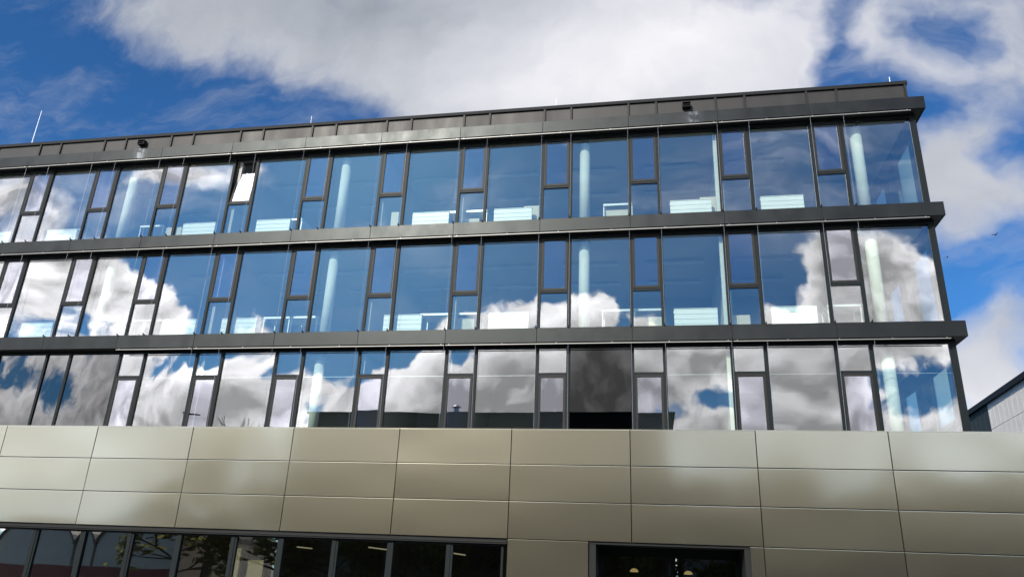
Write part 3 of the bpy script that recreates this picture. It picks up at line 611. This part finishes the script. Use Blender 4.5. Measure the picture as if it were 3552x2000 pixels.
bird((4.04, 9.26, 6.92), .3, -.5, 'tiny dark bird flying lower down, closest to the corner of the building')

# ------------------------------------------------------------------ across the street, seen mirrored in the glass
O = empty('opposite_building', (-21.6, -40, GZ), label='long low dark building across the street, mirrored in the lower office windows', cat='building')
m = MB().box(-15.4, 15.4, -16, 0, 0, 14.35); m.build('wall', 'opp', O)
MB().box(-15.55, 15.55, -16.1, .12, 14.351, 14.5).build('roof_edge', 'opp', O)
for fz in (2, 5.5, 9):
    for q in range(10):
        MB().box(-14.6+q*3, -12.6+q*3, .002, .04, fz, fz+1.7).build('window', 'oppglass', O)
v_ = empty('roof_vent', (-24.0, -41, GZ+14.5), label='small cowled metal vent on the roof of the dark building opposite', cat='vent')
MB().tube((0, 0, 0), (0, 0, .55), .35, .30, n=16).build('stack', 'steel', v_)
MB().tube((0, 0, .62), (0, 0, .80), .55, .25, n=16).tube((0, 0, .56), (0, 0, .615), .25, .55, n=16).build('cowl', 'steel', v_)
K = empty('reflection_blocker', (-5.7, -41, GZ), label='added low grey flat-roofed block behind the street trees, hiding sky from the doorway reflection', cat='building')  # added block: keeps sky out of the mirrored doorway, grey tone lifts cladding reflections
MB().box(0, 56, -12, 0, 0, 7.4).build('wall', 'greywall', K); MB().box(-.1, 56.2, -12.2, .2, 7.401, 7.6).build('roof_edge', 'cap', K)
for q in range(18):
    for fz in (1.2, 4.4): MB().box(1+q*3, 2.6+q*3, .002, .05, fz, fz+1.6).build('window', 'oppglass', K)
H = empty('market_hall', (-55, -42, GZ), label='pale hall with two barrel roofs and a red base across the street', cat='building')
for a in (-9, 0):
    poly = [(a, 0), (a+8.6, 0), (a+8.6, 3.2)]+[(a+4.3+4.3*math.cos(t), 3.2+1.7*math.sin(t)) for t in [math.pi*s/14 for s in range(1, 14)]]+[(a, 3.2)]
    MB().prism(poly, 'y', -14, 0).build('wall', 'pale', H)
    ring = [(a+4.3+4.5*math.cos(t), 3.2+1.9*math.sin(t)) for t in [math.pi*s/14 for s in range(0, 15)]]+[(a+4.3+4.31*math.cos(t), 3.2+1.71*math.sin(t)) for t in [math.pi*s/14 for s in range(14, -1, -1)]]
    MB().prism(ring, 'y', -14.2, .3).build('roof', 'opp', H)
MB().box(-9, 8.6, .002, .08, 0, 1.3).build('base_band', 'red', H)
def limb(m, p, d, ln, r, depth, leaves=None, spread=.55):
    q = p+d*ln; m.tube(p, q, r, r*.68, n=7, cap=False)
    if depth == 0:
        if leaves is not None: leaves.append(q)
        return
    for _ in range(3 if depth > 1 else 3):
        ax = Vector((random.gauss(0, 1), random.gauss(0, 1), random.gauss(0, .6))).normalized()
        nd = (d+ax*spread+Vector((0, 0, .12))).normalized()
        limb(m, q, nd, ln*random.uniform(.62, .82), r*.62, depth-1, leaves, spread)
def tree(loc, h, leafy, label, seed, group):
    random.seed(seed)
    e = empty('tree', loc, label=label, cat='tree', group=group); m = MB(); tips = []
    if not leafy: limb(m, Vector((0, 0, 0)), Vector((0, 0, 1)), h*.27, h*.018, 6, tips, .5)
    else:
        m.tube((0, 0, 0), (0, 0, h*.55), h*.02, h*.012, n=8, cap=False)
        for q in range(9):
            t_ = 2.4*q; zz = h*(.10+.05*q)
            limb(m, Vector((0, 0, zz)), Vector((math.cos(t_), math.sin(t_), .35+.12*q)).normalized(), h*.17, h*.009, 3, tips, .6)
    m.build('trunk', 'bark', e)
    if leafy:
        c = MB()
        for t in tips:
            for _ in range(12):
                p = t+Vector((random.gauss(0, .55), random.gauss(0, .55), random.gauss(0, .45)))
                a = Vector((random.gauss(0, 1), random.gauss(0, 1), random.gauss(0, 1))).normalized(); b = a.orthogonal().normalized(); s_ = random.uniform(.14, .32)
                c.add([p-a*s_, p+b*s_*.6, p+a*s_, p-b*s_*.6], [(0, 1, 2, 3)])
        c.build('crown', 'leaf', e)
tree((-41.7, -41, GZ), 15.2, False, 'bare tree across the street whose twigs show above the roofline', 3, None)
tree((-45.0, -44, GZ), 15.0, False, 'bare tree farther back across the street, tallest twigs thin', 4, None)
for n_, (x, y, h) in enumerate(((-40.5, -33, 8.2), (-35, -35, 8.8), (-29.5, -32.5, 8.6), (-24.5, -34, 9.2), (-19.0, -33, 8.8), (-12.5, -34, 9.2), (-6.5, -33, 9.0), (0.0, -35, 9.6), (6, -33, 9.4), (12, -35, 10), (18, -34, 9.5), (25, -36, 10), (33, -36, 10))):
    tree((x, y, GZ+.1), h, True, 'leafy green street tree opposite the office block, %s from the pale hall' % NUM[n_+1], 20+n_, 'street trees across the road')
E_ = empty('street_lamp', (-34.9, -20, GZ), label='tall grey street lamp with a flat head, mirrored in a lower office window', cat='street lamp')
MB().tube((0, 0, 0), (0, 0, 10.1), .09, .05, n=12).build('pole', 'steel', E_); MB().box(-.1, .42, -.09, .09, 10.1, 10.17).build('lamp_head', 'cap', E_, bevel=.02)

cyc = scene.cycles
cyc.max_bounces = 8; cyc.transparent_max_bounces = 24; cyc.glossy_bounces = 5; cyc.diffuse_bounces = 3
cyc.caustics_reflective = False; cyc.caustics_refractive = False; cyc.sample_clamp_indirect = 6
